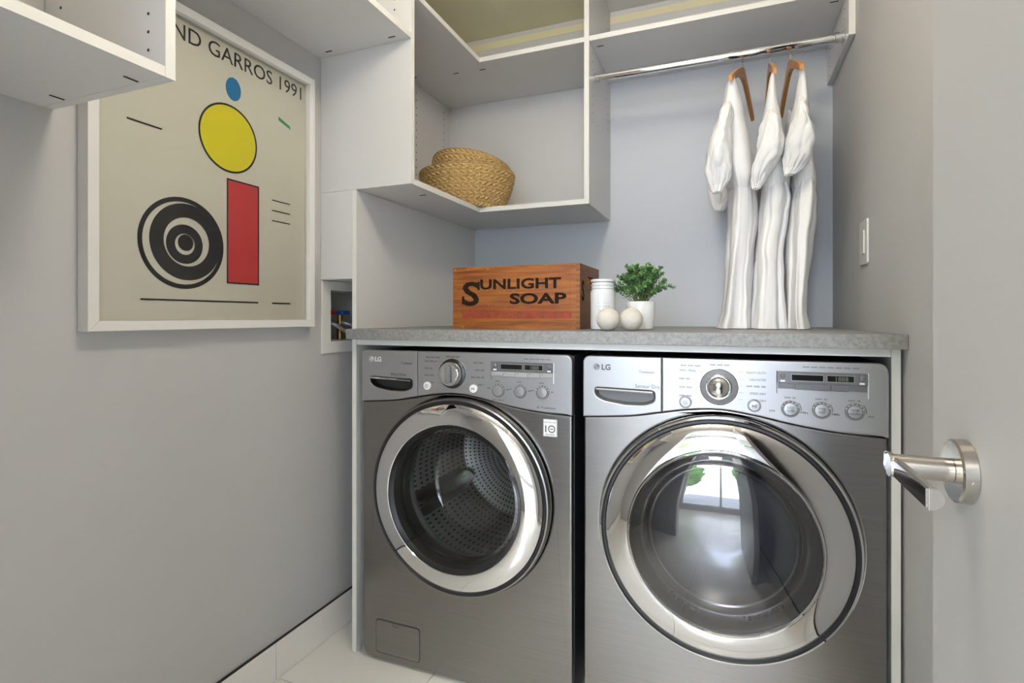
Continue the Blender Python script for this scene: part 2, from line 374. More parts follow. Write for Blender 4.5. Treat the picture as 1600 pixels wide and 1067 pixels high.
area('hall_fill_light', (1.0, -4.2, 2.545), .46, .46, HALL_W, (1, .99, .98))  # added hall lamp, out of view, brightens the hall and the laundry

# ------------------------------------------------------------------ built-in shelving
def pins(parent, pts, axis, r=.0028):
    m = MB()
    for p in pts: m.lathe([(0, -.0004), (r, -.0004), (r, .0004), (0, .0004)], p, axis, 10)
    return m.build('pin_holes', 'hole', parent, kind='stuff')
def cams(parent, pts, along='y'):
    for (x, y, z) in pts:
        l = .012; w = .0022
        a, c = (w, l) if along == 'y' else (l, w)
        m = MB().box(x-a, x+a, y-c, y+c, z-.0012, z, 0); m.build('cam_fitting', 'hole', parent)
T = .018
def board(name, parent, x0, x1, y0, y1, z0, z1, edges=''):
    """melamine board; edge banding as thin strip parts on the named sides"""
    o = bx(name, 'white', parent, x0, x1, y0, y1, z0, z1, .0004)
    e = .0006
    for c in edges.split():
        a = dict(R=(x1, x1+e, y0, y1, z0, z1), F=(x0, x1, y0-e, y0, z0, z1), L=(x0-e, x0, y0, y1, z0, z1))[c]
        bx('edge_band', 'edge', o, *a, bev=0)
    return o
cc = thing('corner_wall_cabinet', 'open white L-shaped corner cabinet holding the woven baskets', 'cabinet', (0, 0, 0))
board('end_panel', cc, .0008, X1, YF, YF+T, ZB, CEIL-.002, 'R')
board('side_panel', cc, X2-T, X2, Y2, -.0008, ZB, CEIL-.002, 'F')
def lshelf(z, nm):
    board(nm, cc, .0008, X1, YF+T+.0003, -.0008, z, z+T, 'R')
    board(nm, cc, X1+.0008, X2-T-.0003, Y2, -.0008, z, z+T, 'F')
lshelf(ZB, 'bottom_shelf'); lshelf(ZS, 'upper_shelf')
board('inner_side', cc, .0008, .012, YF+T+.0006, -.0012, ZB+T+.0004, ZS-.0004)
bx('back_panel', 'white', cc, .0125, X2-T-.0006, -.006, -.0012, ZB+T+.0004, ZS-.0004, .0004)
bx('top_panel', 'cream', cc, .0008, X1, YF+T+.0005, -.0008, CEIL-.012, CEIL-.002, .0004)
bx('top_panel', 'cream', cc, X1+.0003, X2-T-.0005, Y2, -.0008, CEIL-.012, CEIL-.002, .0004)
for z0, z1, m in ((2.24, 2.3205, 'white'), (2.3210, 2.3535, 'cream'), (2.354, 2.3725, 'white')):
    bx('back_rail', m, cc, .013, X2-T-.0006, -.012, -.0012, z0, z1, .0004)
pins(cc, [(.0122, -.06, 1.56+.032*i) for i in range(16)]+[(.0122, -.30, 1.56+.032*i) for i in range(16)], 'x')
pins(cc, [(X2+.0003, -.055, 1.86+.032*i) for i in range(7)]+[(X2+.0003, -.055, 2.12+.032*i) for i in range(7)]+[(X2+.0003, -.33, 1.80+.032*i) for i in range(9)], 'x', .0022)
pins(cc, [(.29, YF-.0003, 1.97+.032*i) for i in range(12)], 'y')
cams(cc, [(.30, -.72, ZB), (.22, Y2+.05, ZS), (.335, Y2+.06, ZS), (.04, Y2+.02, ZS)], 'x')
sh = thing('wall_shelf', 'long white shelf box fixed to the wall high above the framed print', 'shelf', (0, 0, 0))
board('shelf_board', sh, .0008, X1, -1.632, YF-.0008, 1.9335, 1.9515, 'R')
bx('back_panel', 'white', sh, .0008, .008, -1.632, YF-.0008, 1.952, CEIL-.002, .0004)
cams(sh, [(.06, YF-.03, 1.9335), (.30, YF-.03, 1.9335)], 'x')
nc = thing('wall_cabinet', 'open white wall cabinet overlapping the upper corner of the framed print', 'cabinet', (0, 0, 0))
board('end_panel', nc, .0008, .353, -1.651, -1.633, 1.4912, CEIL-.002, 'R')
board('bottom_shelf', nc, .0008, .353, YD+.001, -1.6516, 1.4912, 1.5092, 'R')
bx('back_panel', 'white', nc, .0008, .008, YD+.001, -1.6516, 1.5096, CEIL-.002, .0004)
pins(nc, [(.31, -1.6513, 1.545+.032*i) for i in range(12)]+[(.06, -1.6513, 1.545+.032*i) for i in range(12)], 'y')
cams(nc, [(.08, -1.668, 1.4912), (.29, -1.668, 1.4912)], 'y')
fp = thing('filler_box', 'plain white filler box between the wall and the counter side panel', 'panel')
bx('front_panel', 'white', fp, .0008, XG-.0008, YF, YF+T, 1.201, ZB-.0008, .0006)
bx('underside', 'white', fp, .0008, XG-.0008, YF+T+.0003, -.45, 1.201, 1.215, .0004)
hs = thing('hanging_shelf', 'white closet shelf with a side panel above the hanging rail', 'shelf')
board('shelf_board', hs, X2+.0008, XR-T-.001, Y2, -.0008, ZS, ZS+T, 'F')
board('side_panel', hs, XR-T-.0005, XR-.0008, -.389, -.0008, 1.9363, CEIL-.002, 'F')
for z0, z1, m in ((2.24, 2.3205, 'white'), (2.3210, 2.3535, 'cream'), (2.354, 2.3725, 'white')):
    bx('back_rail', m, hs, X2+.0008, XR-T-.001, -.012, -.0012, z0, z1, .0004)
bx('top_panel', 'white', hs, X2+.0008, XR-T-.001, Y2, -.0008, CEIL-.012, CEIL-.002, .0004)
pins(hs, [(XR-T-.0008, -.33, 1.95+.032*i) for i in range(12)]+[(XR-T-.0008, -.06, 1.95+.032*i) for i in range(12)], 'x', .002)
cams(hs, [(XR-T-.03, -.33, ZS), (X2+.03, -.33, ZS), (X2+.03, -.06, ZS)], 'x')
# hanging rail
RY, RZ = -.3186, 1.9646
rd = thing('hanging_rail', 'round chrome hanging rail under the closet shelf', 'rail')
MB().lathe([(.0143, X2+.006), (.0143, XR-T-.007)], (0, RY, RZ), 'x', 40).build('rod', 'chrome', rd)
for x, s in ((X2+.0012, 1), (XR-T-.0022, -1)):
    MB().lathe([(0, 0), (.019, 0), (.019, s*.004), (.0165, s*.005), (.0162, s*.024), (.0145, s*.025)], (x, RY, RZ), 'x', 32).build('end_socket', 'chrome', rd)

# counter and the surround of the machines
ct = tag(bx('countertop', 'counter', None, XG, XR-.0012, -.904, -.0008, ZCB, ZC, .0012), 'grey stone-look countertop over the washer and dryer', 'countertop')
sr = thing('machine_surround', 'white panel surround framing the washer and dryer under the counter', 'cabinet')
board('side_panel', sr, XG, XG+.016, YF, -.0008, .0005, ZCB-.0006, 'F L')
board('side_panel', sr, 1.5890, 1.6065, YF, -.0008, .0005, ZCB-.0006, 'F')
board('top_rail', sr, XG+.0166, 1.5884, YF+.002, -.0008, .9885, ZCB-.0006, 'F')
board('upper_side_panel', tag(bpy.data.objects.new('counter_side_panel', None), 'tall white side panel standing on the counter below the corner cabinet', 'panel'), XG, XG+.016, YF+.0002, -.0008, ZC+.0004, ZB-.0008, 'F')
COL.objects.link(bpy.data.objects['counter_side_panel'])

# valve box sunk into the left wall
vb = thing('valve_box', 'white recessed wall box with washer water valves beside the counter', 'valve box')
MB().plate([(-.8705, .955), (-.56, .955), (-.56, 1.199), (-.8705, 1.199)], [[(VB[0]+.001, VB[2]+.001), (VB[1]-.001, VB[2]+.001), (VB[1]-.001, VB[3]-.001), (VB[0]+.001, VB[3]-.001)]], .0008, .006, 'yz', .001).build('trim_plate', 'frame', vb)
m = MB(); ya, yb, za, zb = VB[0]+.002, VB[1]-.002, VB[2]+.002, VB[3]-.002
m.add([(x, y, z) for x in (-.085, 0) for y in (ya, yb) for z in (za, zb)], [(0, 1, 3, 2), (0, 1, 5, 4), (2, 3, 7, 6), (0, 2, 6, 4), (1, 3, 7, 5)]); m.build('recess', 'boxin', vb, smooth=0)
for y, mt in ((-.79, 'redv'), (-.715, 'bluev')):
    va = MB().tube([(-.05, y, za+.0), (-.05, y, 1.085)], .011, 14).build('valve', 'brass', vb)
    MB().box(-.065, -.02, y-.022, y+.022, 1.086, 1.10, .004).build('valve_handle', mt, va)
    MB().tube(catmull([(-.05, y, 1.06), (-.03, y+.004, 1.055), (-.012, y+.02, 1.045), (.004, y+.06, 1.02)], 5), .008, 10).build('hose', 'steelpipe', va)

# light switch
sw = thing('light_switch', 'white rocker light switch on the wall beside the hanging dresses', 'switch', (XR, -.51, 1.288))
MB().plate(rrect(-.046, .046, -.062, .062, .006), [rrect(-.018, .018, -.034, .034, .002)], -.006, -.0006, 'yz', .0015).build('wall_plate', 'whitep', sw)
MB().plate(rrect(-.0165, .0165, -.0325, .0325, .002), [], -.0085, -.001, 'yz', .0015).build('rocker', 'whitep', sw)

# ------------------------------------------------------------------ washer and dryer
CURVE = [(0, .812), (.12, .822), (.2, .836), (.27, .848), (.343, .8525), (.42, .843), (.505, .827), (.59, .816), (.686, .811)]
CUR = [tuple(p) for p in catmull(CURVE, 6)]
def curve_at(x):
    for a, b2 in zip(CUR, CUR[1:]):
        if a[0] <= x <= b2[0]: return a[1]+(b2[1]-a[1])*(x-a[0])/max(1e-9, b2[0]-a[0])
    return CUR[-1][1]
WID, HGT, DEP = .686, .9745, .79
def arcpts(cx, cy, r, a0, a1, n=6): return [(cx+r*math.cos(math.radians(a0+(a1-a0)*i/n)), cy+r*math.sin(math.radians(a0+(a1-a0)*i/n))) for i in range(n+1)]
def machine(name, label, x0, dryer):
    t = thing(name, label, 'dryer' if dryer else 'washer', (x0, -.8815, 0))
    cx, cz, R = (.343, .543, .2985) if dryer else (.343, .556, .288)
    # cabinet shell, open in front
    m = MB(); e = .006
    m.box(0, e, .021, DEP, .025, HGT-.004); m.box(WID-e, WID, .021, DEP, .025, HGT-.004); m.box(e, WID-e, .021, DEP, HGT-.012, HGT-.004, 0); m.box(e, WID-e, DEP-.006, DEP, .025, HGT-.012); m.box(e, WID-e, .021, DEP, .025, .031)
    m.build('cabinet_shell', 'body', t, smooth=0)
    for fx in (.05, WID-.05):
        for fy in (.07, DEP-.07): MB().lathe([(0, 0.0005), (.022, 0.0005), (.02, .012), (.008, .013), (.008, .0245), (0, .0245)], (fx, fy, 0), 'z', 16).build('foot', 'rubber', t)
    # lower front with the door hole
    low = arcpts(.03, .033, .022, 180, 270)+arcpts(WID-.03, .033, .022, 270, 360)
    low = [(.001 if p[0] < .009 else p[0], p[1]) for p in low]
    out = arcpts(.028, .034, .0265, 180, 270)+arcpts(WID-.028, .034, .0265, 270, 360)+[(min(max(x, .0015), WID-.0015), z-.0012) for x, z in reversed(CUR)]
    MB().plate(out, [circ(cx, cz, R, 96)], 0, .0205, 'xz', .005, 3).build('front_panel', 'steel', t)
    MB().lathe([(R-.0008, .004), (R-.0008, .03), (R-.035, .034)], (cx, 0, cz), 'y', 96).build('door_recess', 'blackp', t)
    # fascia: drawer and control panel
    SEAM = .2035
    def fascia(xa, xb):
        bottom = [(x, z+.0005) for x, z in CUR if xa < x < xb]
        bottom = [(xa, curve_at(xa)+.0005)]+bottom+[(xb, curve_at(xb)+.0005)]
        top = []
        rr = .018
        top += arcpts(xb-rr, HGT-rr, rr, 0, 90) if xb > .6 else [(xb, HGT)]
        top += arcpts(xa+rr, HGT-rr, rr, 90, 180) if xa < .01 else [(xa, HGT)]
        return bottom+top
    hand = roundpoly([(.031, .892), (.186, .889), (.187, .862), (.160, .851), (.110, .850), (.055, .858), (.033, .870)], .010)
    dw = MB().plate(fascia(0, SEAM), [hand], -.006, .02, 'xz', .003, 3).build('detergent_drawer' if not dryer else 'fascia_end', 'silver', t)
    m = MB(); c = (.11, .872); inn = [(c[0]+(x-c[0])*.93, c[1]+(z-c[1])*.80) for x, z in hand]; k = len(hand)
    m.add([(x, -.0045, z) for x, z in hand]+[(x, .018, z) for x, z in inn], [(i, (i+1) % k, (i+1) % k+k, i+k) for i in range(k)]+[tuple(range(k, 2*k))])
    m.build('grip_recess', 'greyp' if dryer else 'blackp', dw)
    m = MB().tube([(.036, -.0052, .8875), (.09, -.006, .8865), (.14, -.006, .8855), (.181, -.0052, .8845)], .0032, 8); m.build('grip_lip', 'silver' if dryer else 'chrome', dw)
    cp = MB().plate(fascia(SEAM+.0012, WID), [], -.006, .02, 'xz', .003, 3).build('control_panel', 'silver', t)
    P = -.0064
    # emblem and lettering
    m = MB()
    lx, lz = .037, .946
    m.plate(circ(lx, lz, .0082, 32), [], P-.0006, P, 'xz'); m.build('emblem_disc', 'wprint' if not dryer else 'print_', dw)
    m = MB()
    m.plate([(lx-.001, lz+.0045), (lx+.0004, lz+.0045), (lx+.0004, lz-.0032), (lx+.004, lz-.0032), (lx+.004, lz-.0045), (lx-.001, lz-.0045)], [], P-.001, P-.0006, 'xz')
    m.plate(circ(lx-.0038, lz+.0022, .0012, 12), [], P-.001, P-.0006, 'xz')
    arc = arcpts(lx, lz, .0066, 70, 360, 20); arc2 = arcpts(lx, lz, .0055, 70, 360, 20)[::-1]
    m.plate(arc+arc2, [], P-.001, P-.0006, 'xz'); m.plate([(lx+.002, lz+.0006), (lx+.0065, lz+.0006), (lx+.0065, lz-.0006), (lx+.002, lz-.0006)], [], P-.001, P-.0006, 'xz')
    m.build('emblem_mark', 'greyp' if not dryer else 'silver', dw)
    m = MB().text('LG', .0205, front(lx+.0125, P, lz-.0072), bold=.0006); m.build('brand_lettering', 'wprint' if not dryer else 'print_', dw)
    m = MB()
    m.text('TrueSteam', .0098, front(.147, P, .9335), sx=.9)
    if dryer: m.text('Sensor Dry', .0135, front(.137, P, .8955))
    else:
        m.text('Direct Drive', .0115, front(.109, P, .8975), sx=.95)
    m.build('printed_lettering', 'print_', dw, kind='stuff')
    m = MB()
    def line(x, z, w, hgt=.0012): m.box(x, x+w, P-.0003, P, z-hgt/2, z+hgt/2, 0)
    def tx(s, x, z, sz=.0072, al='LEFT'): m.text(s, sz, front(x, P, z), align=al)
    kx, kz = (.3385, .907) if dryer else (.3235, .911)
    def ticks(x, z, w, hgt=.0045):      # print too small to read in the photograph
        n_ = max(3, int(w/.0032))
        for i_ in range(n_):
            if i_ % 5 == 4: continue
            xx = x+w*i_/n_; m.box(xx, xx+.0013, P-.0003, P, z-hgt/2, z+hgt/2, 0); m.box(xx, xx+.0024, P-.0003, P, z-.0005, z+.0005, 0)
    left = [None]*4 if not dryer else ['PERM. PRESS', None, None, None]
    right = ['HEAVY DUTY', 'DELICATES', None, 'SPEED DRY', 'AIR DRY'] if dryer else [None]*4
    for i, s_ in enumerate(left):
        z = .945-.021*i
        if s_: tx(s_, kx-.092, z-.003)
        else: ticks(kx-.092, z, (.040, .026, .034, .030)[i])
        line(kx-.050, z, .012 if 0 < i < 3 else .020, .0005)
    for i, s_ in enumerate(right):
        z = .945-(.0165 if dryer else .021)*i
        if s_: tx(s_, kx+.104, z-.003, al='RIGHT')
        else: w_ = (.034, .028, .042, .036)[i]; ticks(kx+.104-w_, z, w_)
        line(kx+.042, z, .012, .0005)
    ticks(kx-.088, .957, .05); ticks(kx-.02, .9605, .045)
    if dryer:
        for q in (.4935, .557, .622): ticks(q-.012, .8895, .024, .004); ticks(q-.044, .857, .013, .004); ticks(q+.026, .856, .012, .004)
        ticks(.52, .962, .115, .003)
    else:
        for q in (.471, .537, .603): ticks(q-.009, .8955, .018, .0038); ticks(q-.034, .874, .010, .0038); ticks(q+.024, .872, .008, .0038)
        ticks(.453, .842, .036, .0038); ticks(.55, .9605, .08, .003)
        tx('TrueBalance', .598, .8255, .0085)
        m.plate([(.586, .826), (.594, .826), (.590, .833)], [[(.5885, .8272), (.5915, .8272), (.590, .8298)]], P-.0003, P, 'xz')
    m.build('printed_lettering', 'print_', cp, kind='stuff')
    # dial
    if dryer:
        d = MB().lathe([(.044, .0003), (.044, -.004), (.0425, -.006), (.032, -.008), (.0305, -.008), (.0305, .0003)], (kx, P, kz), 'y', 64).build('dial', 'greyp', cp)
        d2 = MB().lathe([(.0445, -.0003), (.0462, -.0003), (.0462, -.0015), (.0445, -.0015), (.0445, -.0003)], (kx, P, kz), 'y', 64); d2.build('dial_ring', 'chrome', cp)
        d3 = MB().lathe([(.0305, -.006), (.0305, -.010), (.0285, -.0115), (.0265, -.010), (.024, -.0155), (.016, -.0215), (.008, -.024), (.0002, -.025)], (kx, P, kz), 'y', 64); d3.build('dial_cap', 'chrome', cp)
    else:
        MB().lathe([(.0435, .0003), (.0435, -.002), (.042, -.003), (.030, -.006), (.0002, -.006)], (kx, P, kz), 'y', 64).build('dial', 'blackp', cp)
        MB().lathe([(.044, -.0003), (.0456, -.0003), (.0456, -.0014), (.044, -.0014), (.044, -.0003)], (kx, P, kz), 'y', 64).build('dial_ring', 'chrome', cp)
        MB().lathe([(.035, -.0061), (.035, -.016), (.0335, -.0185), (.030, -.019), (.029, -.018), (.026, -.018), (.0255, -.022), (.0002, -.022)], (kx, P, kz), 'y', 64).build('dial_cap', 'chrome', cp)
        MB().plate(rrect(kx-.0075, kx+.0075, kz-.025, kz+.025, .007), [], P-.036, P-.0222, 'xz', .003).build('dial_grip', 'greyp', cp)
    # power and start buttons
    for (bxp, bzp, kind) in ((.261 if dryer else .2405, .866 if dryer else .8715, 'p'), (.417 if dryer else .394, .8665 if dryer else .8705, 's')):
        bt = MB().lathe([(.0125, .0003), (.0125, -.004), (.0115, -.0055), (.0002, -.0062)], (bxp, P, bzp), 'y', 32).build('push_button', 'silver' if dryer else 'whitep', cp)
        MB().lathe([(.0135, .0002), (.0152, .0002), (.0152, -.0012), (.0135, -.0012)], (bxp, P, bzp), 'y', 32).build('button_ring', 'greyp' if dryer else 'silver', cp)
        m = MB(); q = P-.0066
        if kind == 'p':
            m.plate(circ(bxp, bzp, .0052, 24), [circ(bxp, bzp, .0043, 24)], q, q+.0006, 'xz'); m.box(bxp-.0005, bxp+.0005, q, q+.0006, bzp-.002, bzp+.003)
        else:
            m.plate([(bxp-.0045, bzp+.004), (bxp-.0045, bzp-.004), (bxp-.0002, bzp)], [], q, q+.0006, 'xz')
            for s_ in (.0018, .0042): m.box(bxp+s_-.0006, bxp+s_+.0006, q, q+.0006, bzp-.004, bzp+.004)
        m.build('button_symbol', 'print_', cp)
    # display
    dx0, dx1 = (.466, .647) if dryer else (.45, .634)
    ds = MB().plate(roundpoly([(dx0, .951), (dx1, .951), (dx1, .924), (dx0, .924)], .003), [], P-.003, P+.0005, 'xz', .001).build('display_bezel', 'bezel', cp)
    w5 = (dx1-dx0-.002)/5
    for i in range(5):
        sag = .0035*(1-((i-2)/2.6)**2)
        bt = MB().plate(roundpoly([(dx0+.001+i*w5+.0004, .9232), (dx0+.001+(i+1)*w5-.0004, .9232), (dx0+.001+(i+1)*w5-.0004, .9125-sag), (dx0+.001+i*w5+.0004, .9125-sag)], .001), [], P-.004, P+.0005, 'xz', .0008).build('key', 'bezel' if dryer else 'keygrey', cp)
        MB().plate(circ(dx0+.008+i*w5, .919, .0014, 10), [], P-.0046, P-.004, 'xz').build('key_lamp', 'print_', cp)
    MB().tube([(dx0-.0008, P, .952), (dx0-.0008, P, .899)], .0012, 6).build('display_groove', 'greyp', cp); MB().tube([(dx1+.0008, P, .952), (dx1+.0008, P, .895)], .0012, 6).build('display_groove', 'wprint', cp)
    qa = dx0+.029
    for (a, b2) in ((qa, qa+.066), (qa+.072, qa+.126)):
        MB().plate([(a, .945), (b2, .945), (b2, .9295), (a, .9295)], [[(a+.001, .944), (b2-.001, .944), (b2-.001, .9305), (a+.001, .9305)]], P-.0038, P-.003, 'xz').build('screen_rim', 'silver', ds)
        MB().box(a+.001, b2-.001, P-.0034, P-.003, .9305, .944, 0).build('screen', 'screen', ds)
    m = MB().text('1888', .0145, front(qa+.087, P-.0036, .9322), sx=.95, depth=.0002); m.build('screen_digits', 'digit', ds)
    for bxp in (dx0+.0115, dx1-.0115):
        MB().lathe([(.0055, .0003), (.0055, -.0018), (.004, -.0032), (.0002, -.0038)], (bxp, P-.003, .9405), 'y', 20).build('round_key', 'greyp', ds)
        MB().box(bxp-.005, bxp+.005, P-.0034, P-.003, .9265, .9305, 0).build('key_legend', 'wprint', ds)
    # three option buttons
    for i, q in enumerate((.4935, .557, .622) if dryer else (.471, .537, .603)):
        z = .8635+.0007*i if dryer else .8685+.001*i
        MB().lathe([(.0150, .0003), (.0150, -.003), (.0138, -.0048), (.0002, -.0056)], (q, P, z), 'y', 32).build('option_button', 'silver', cp)
        MB().lathe([(.0155, .0002), (.0155, -.002), (.0188, -.002), (.0195, -.0008), (.0195, .0002)], (q, P, z), 'y', 32).build('button_ring', 'greyp', cp)
        m = MB()
        for a in range(20, 161, 28): m.plate(circ(q+.0172*math.cos(math.radians(a)), z+.0172*math.sin(math.radians(a)), .0011, 8), [], P-.0026, P-.0019, 'xz')
        m.build('indicator_lamps', 'wprint', cp)
        if dryer:
            m = MB(); two = (('DRY', 'LEVEL'), ('TIME', 'DRY'), ('TEMP.', 'CONTROL'))[i]
            m.text(two[0], .0075, front(q, P-.0060, z+.001), align='CENTER'); m.text(two[1], .0060 if i == 2 else .007, front(q, P-.0060, z-.006), align='CENTER')
            m.plate(arcpts(q, z, .0232, -8, 42, 8)+arcpts(q, z, .0215, -8, 42, 8)[::-1], [], P-.0004, P, 'xz'); m.build('button_lettering', 'print_', cp)
    # door
    dn = bpy.data.objects.new('door', None); COL.objects.link(dn); dn.parent = t; dn.location = (cx, 0, cz)
    k = R/.288
    if dryer:
        MB().lathe([(.2855*k, .02), (.2868*k, -.016), (.2835*k, -.025), (.279*k, -.027)], (0, 0, 0), 'y', 128).build('outer_ring', 'chrome', dn)
        MB().lathe([(.2787*k, -.0268), (.2755*k, -.024), (.270*k, -.024), (.268*k, -.027)], (0, 0, 0), 'y', 128).build('ring_groove', 'blackp', dn)
        MB().lathe([(.2676*k, -.020), (.2672*k, -.029), (.262*k, -.034), (.252*k, -.039), (.236*k, -.0445), (.220*k, -.0475), (.2125*k, -.0480), (.2105*k, -.0465)], (0, 0, 0), 'y', 128).build('chrome_ring', 'chrome', dn)
        MB().lathe([(.2102*k, -.0475), (.2094*k, -.0515), (.2065*k, -.0525), (.204*k, -.050)], (0, 0, 0), 'y', 128).build('glass_rim', 'chrome', dn)
        MB().lathe([(.2035*k, -.050), (.195*k, -.054), (.17*k, -.0625), (.13*k, -.071), (.08*k, -.077), (.04*k, -.0795), (.0003, -.0803)], (0, 0, 0), 'y', 96).build('glass_dome', 'dglass', dn)
        MB().lathe([(.2035*k, -.046), (.188*k, -.030), (.176*k, -.006), (.172*k, .012)], (0, 0, 0), 'y', 96).build('inner_bezel', 'steel', dn)
        MB().lathe([(.1715*k, .012), (.166*k, -.004), (.1625*k, -.006), (.160*k, .0)], (0, 0, 0), 'y', 96).build('inner_rim', 'chrome', dn)
        MB().lathe([(.1595*k, .0), (.150*k, .040), (.12*k, .07), (.07*k, .085), (.0003, .09)], (0, 0, 0), 'y', 96).build('inner_bowl', mat('dryer_inner_bowl', (.20, .20, .215), .18, .5), dn)
        for s_ in (-1, 1):     # vent slots at the foot of the bowl
            for i in range(9):
                a = math.radians(-90+s_*(16+3.4*i)); r = .182*k
                MB().box(-.0022, .0022, -.02, -.016, -.006, .006, .0006).build('vent_slot', 'blackp', dn, loc=(r*math.cos(a), -.004, r*math.sin(a)))
        MB().lathe([(.235, .035), (.235, .30), (.0003, .32)], (cx, 0, cz), 'y', 64).build('drum', 'greyp', t)
    else:
        MB().lathe([(.2855*k, .02), (.2868*k, -.022), (.284*k, -.030), (.280*k, -.0315)], (0, 0, 0), 'y', 128).build('outer_ring', 'steel', dn)
        MB().lathe([(.2797*k, -.0315), (.277*k, -.029), (.2715*k, -.029), (.2695*k, -.032)], (0, 0, 0), 'y', 128).build('ring_groove', 'blackp', dn)
        MB().lathe([(.2692*k, -.022), (.2688*k, -.033), (.264*k, -.0385), (.254*k, -.0435), (.238*k, -.0485), (.222*k, -.0515), (.2145*k, -.0520), (.2125*k, -.0505)], (0, 0, 0), 'y', 128).build('chrome_ring', 'chrome', dn)
        MB().lathe([(.2122*k, -.0495), (.20*k, -.0525), (.16*k, -.0565), (.10*k, -.0595), (.0003, -.0605)], (0, 0, 0), 'y', 96).build('glass_pane', 'glass', dn)
        MB().lathe([(.2122*k, -.046), (.200*k, -.040), (.196*k, -.02)], (0, 0, 0), 'y', 96).build('inner_bezel', 'blackp', dn)
        MB().lathe([(.1955*k, -.022), (.186*k, -.024), (.180*k, -.012), (.165*k, .04), (.150*k, .095), (.143*k, .108), (.12*k, .118), (.06*k, .124), (.0003, .125)], (0, 0, 0), 'y', 96).build('glass_bowl', 'bowlglass', dn)
        MB().lathe([(.1875*k, -.012), (.1905*k, -.0165), (.1875*k, -.021), (.1845*k, -.0165), (.1875*k, -.012)], (0, 0, 0), 'y', 96).build('bowl_rim', 'steel', dn)
        # gasket and drum
        MB().lathe([(.262, .034), (.225, .036), (.205, .028), (.196, .04), (.200, .06), (.212, .075), (.215, .095)], (cx, 0, cz), 'y', 96).build('door_gasket', 'rubber', t)
        d = MB(); prof = [(.218, .092), (.236, .10), (.248, .115)]+[(.25, .13+.03*i) for i in range(13)]+[(.24, .505), (.18, .525), (.10, .53), (.0003, .532)]
        d.lathe(prof, (cx, 0, cz), 'y', 96); o = d.build('drum', 'drum', t)
        uv = o.data.uv_layers.new(name='UVMap')
        for poly in o.data.polygons:
            cc_ = poly.center
            for li in poly.loop_indices:
                co = o.data.vertices[o.data.loops[li].vertex_index].co
                a = math.atan2(co.z-cz, co.x-cx); ac = math.atan2(cc_.z-cz, cc_.x-cx)
                if a-ac > PI: a -= 2*PI
                if ac-a > PI: a += 2*PI
                rr = math.hypot(co.x-cx, co.z-cz)
                uv.data[li].uv = (a/(2*PI), co.y*1.0+(.25-rr)*2.0)
        for i in range(3):       # lifting paddles
            a = math.radians(-35+120*i); m = MB(); n_ = 10
            for j in range(n_+1):
                pass
            ux, uz = math.cos(a), math.sin(a); tx_, tz_ = -uz, ux
            sec2 = [(-.045, .248), (-.028, .228), (-.012, .204), (0, .198), (.012, .204), (.028, .228), (.045, .248)]
            vsx = []
            for y_ in (.125, .15, .46, .49):
                sc_ = 1 if .13 < y_ < .48 else .55
                for (q, r) in sec2:
                    r2 = .25-(.25-r)*sc_; vsx.append((cx+ux*r2+tx_*q*sc_, y_, cz+uz*r2+tz_*q*sc_))
            fs = [(r_*7+c_, r_*7+c_+1, (r_+1)*7+c_+1, (r_+1)*7+c_) for r_ in range(3) for c_ in range(6)]
            m.add(vsx, fs); m.build('drum_paddle', 'steel', t, smooth=60)
        # sticker and drain filter cover
        q = -.0006
        s_ = MB().box(.603, .643, q, q+.0005, .749, .797, 0).build('warranty_sticker', 'wprint', t)
        m = MB(); m.box(.6085, .6125, q-.0002, q, .7605, .7795); m.text('DD MOTOR', .0062, front(.623, q, .786), align='CENTER', depth=.0001)
        m.plate(circ(.6275, .770, .0105, 32), [circ(.6275, .770, .0073, 32)], q-.0002, q, 'xz'); m.box(.6235, .6315, q-.0002, q, .7685, .7715)
        m.plate(rrect(.6035, .6425, .7495, .7965, .001), [rrect(.6043, .6417, .7503, .7957, .001)], q-.0002, q, 'xz')
        for zz in (.756, .7535): m.box(.609, .637, q-.0002, q, zz-.0005, zz+.0005)
        m.build('sticker_print', 'print_', s_)
        hp = roundpoly([(.052, .131), (.208, .131), (.208, .030), (.052, .030)], .012)
        fc = MB().plate(hp, [rrect(.112, .134, .120, .1285, .004)], -.0016, -.0002, 'xz', .0007).build('filter_cover', 'steel', t)
        big = [(.13+(x-.13)*1.026, .0805+(z-.0805)*1.04) for x, z in hp]
        MB().plate(big, [], -.0003, -.0001, 'xz').build('cover_gap', 'blackp', fc)
        MB().plate(rrect(.1125, .1335, .1205, .128, .0035), [], -.0009, -.0004, 'xz').build('finger_notch', 'greyp', fc)
    return t
machine('washing_machine', 'graphite steel front-loading washer with perforated drum seen through the door', .178, False)
machine('clothes_dryer', 'graphite steel front-loading dryer with wide chrome door ring and domed glass', .8945, True)

# ------------------------------------------------------------------ framed print on the left wall
pf = thing('framed_print', 'abstract print in a white box frame hung on the wall below the shelf', 'picture', (.0, 0, 0))
a0, a1, b0, b1 = -1.590, -.937, 1.047, 1.830; fw = .022
for nm, pts in (('frame_rail', [(a0, b0), (a1, b0), (a1-fw, b0+fw), (a0+fw, b0+fw)]), ('frame_rail', [(a0, b1), (a1, b1), (a1-fw, b1-fw), (a0+fw, b1-fw)]), ('frame_stile', [(a0, b0), (a0, b1), (a0+fw, b1-fw), (a0+fw, b0+fw)]), ('frame_stile', [(a1, b0), (a1, b1), (a1-fw, b1-fw), (a1-fw, b0+fw)])):
    MB().plate(pts, [], .001, .036, 'yz', .0012).build(nm, 'frame', pf, smooth=0)
bx('print_sheet', 'paper', pf, .012, .014, a0+fw+.0004, a1-fw-.0004, b0+fw+.0004, b1-fw-.0004, 0)
PX = .0142
def ink(name, m, *polys):
    mb = MB()
    for p in polys: mb.plate(p, [], PX, PX+.0003, 'yz')
    o = mb.build(name, m, pf, smooth=0); return o
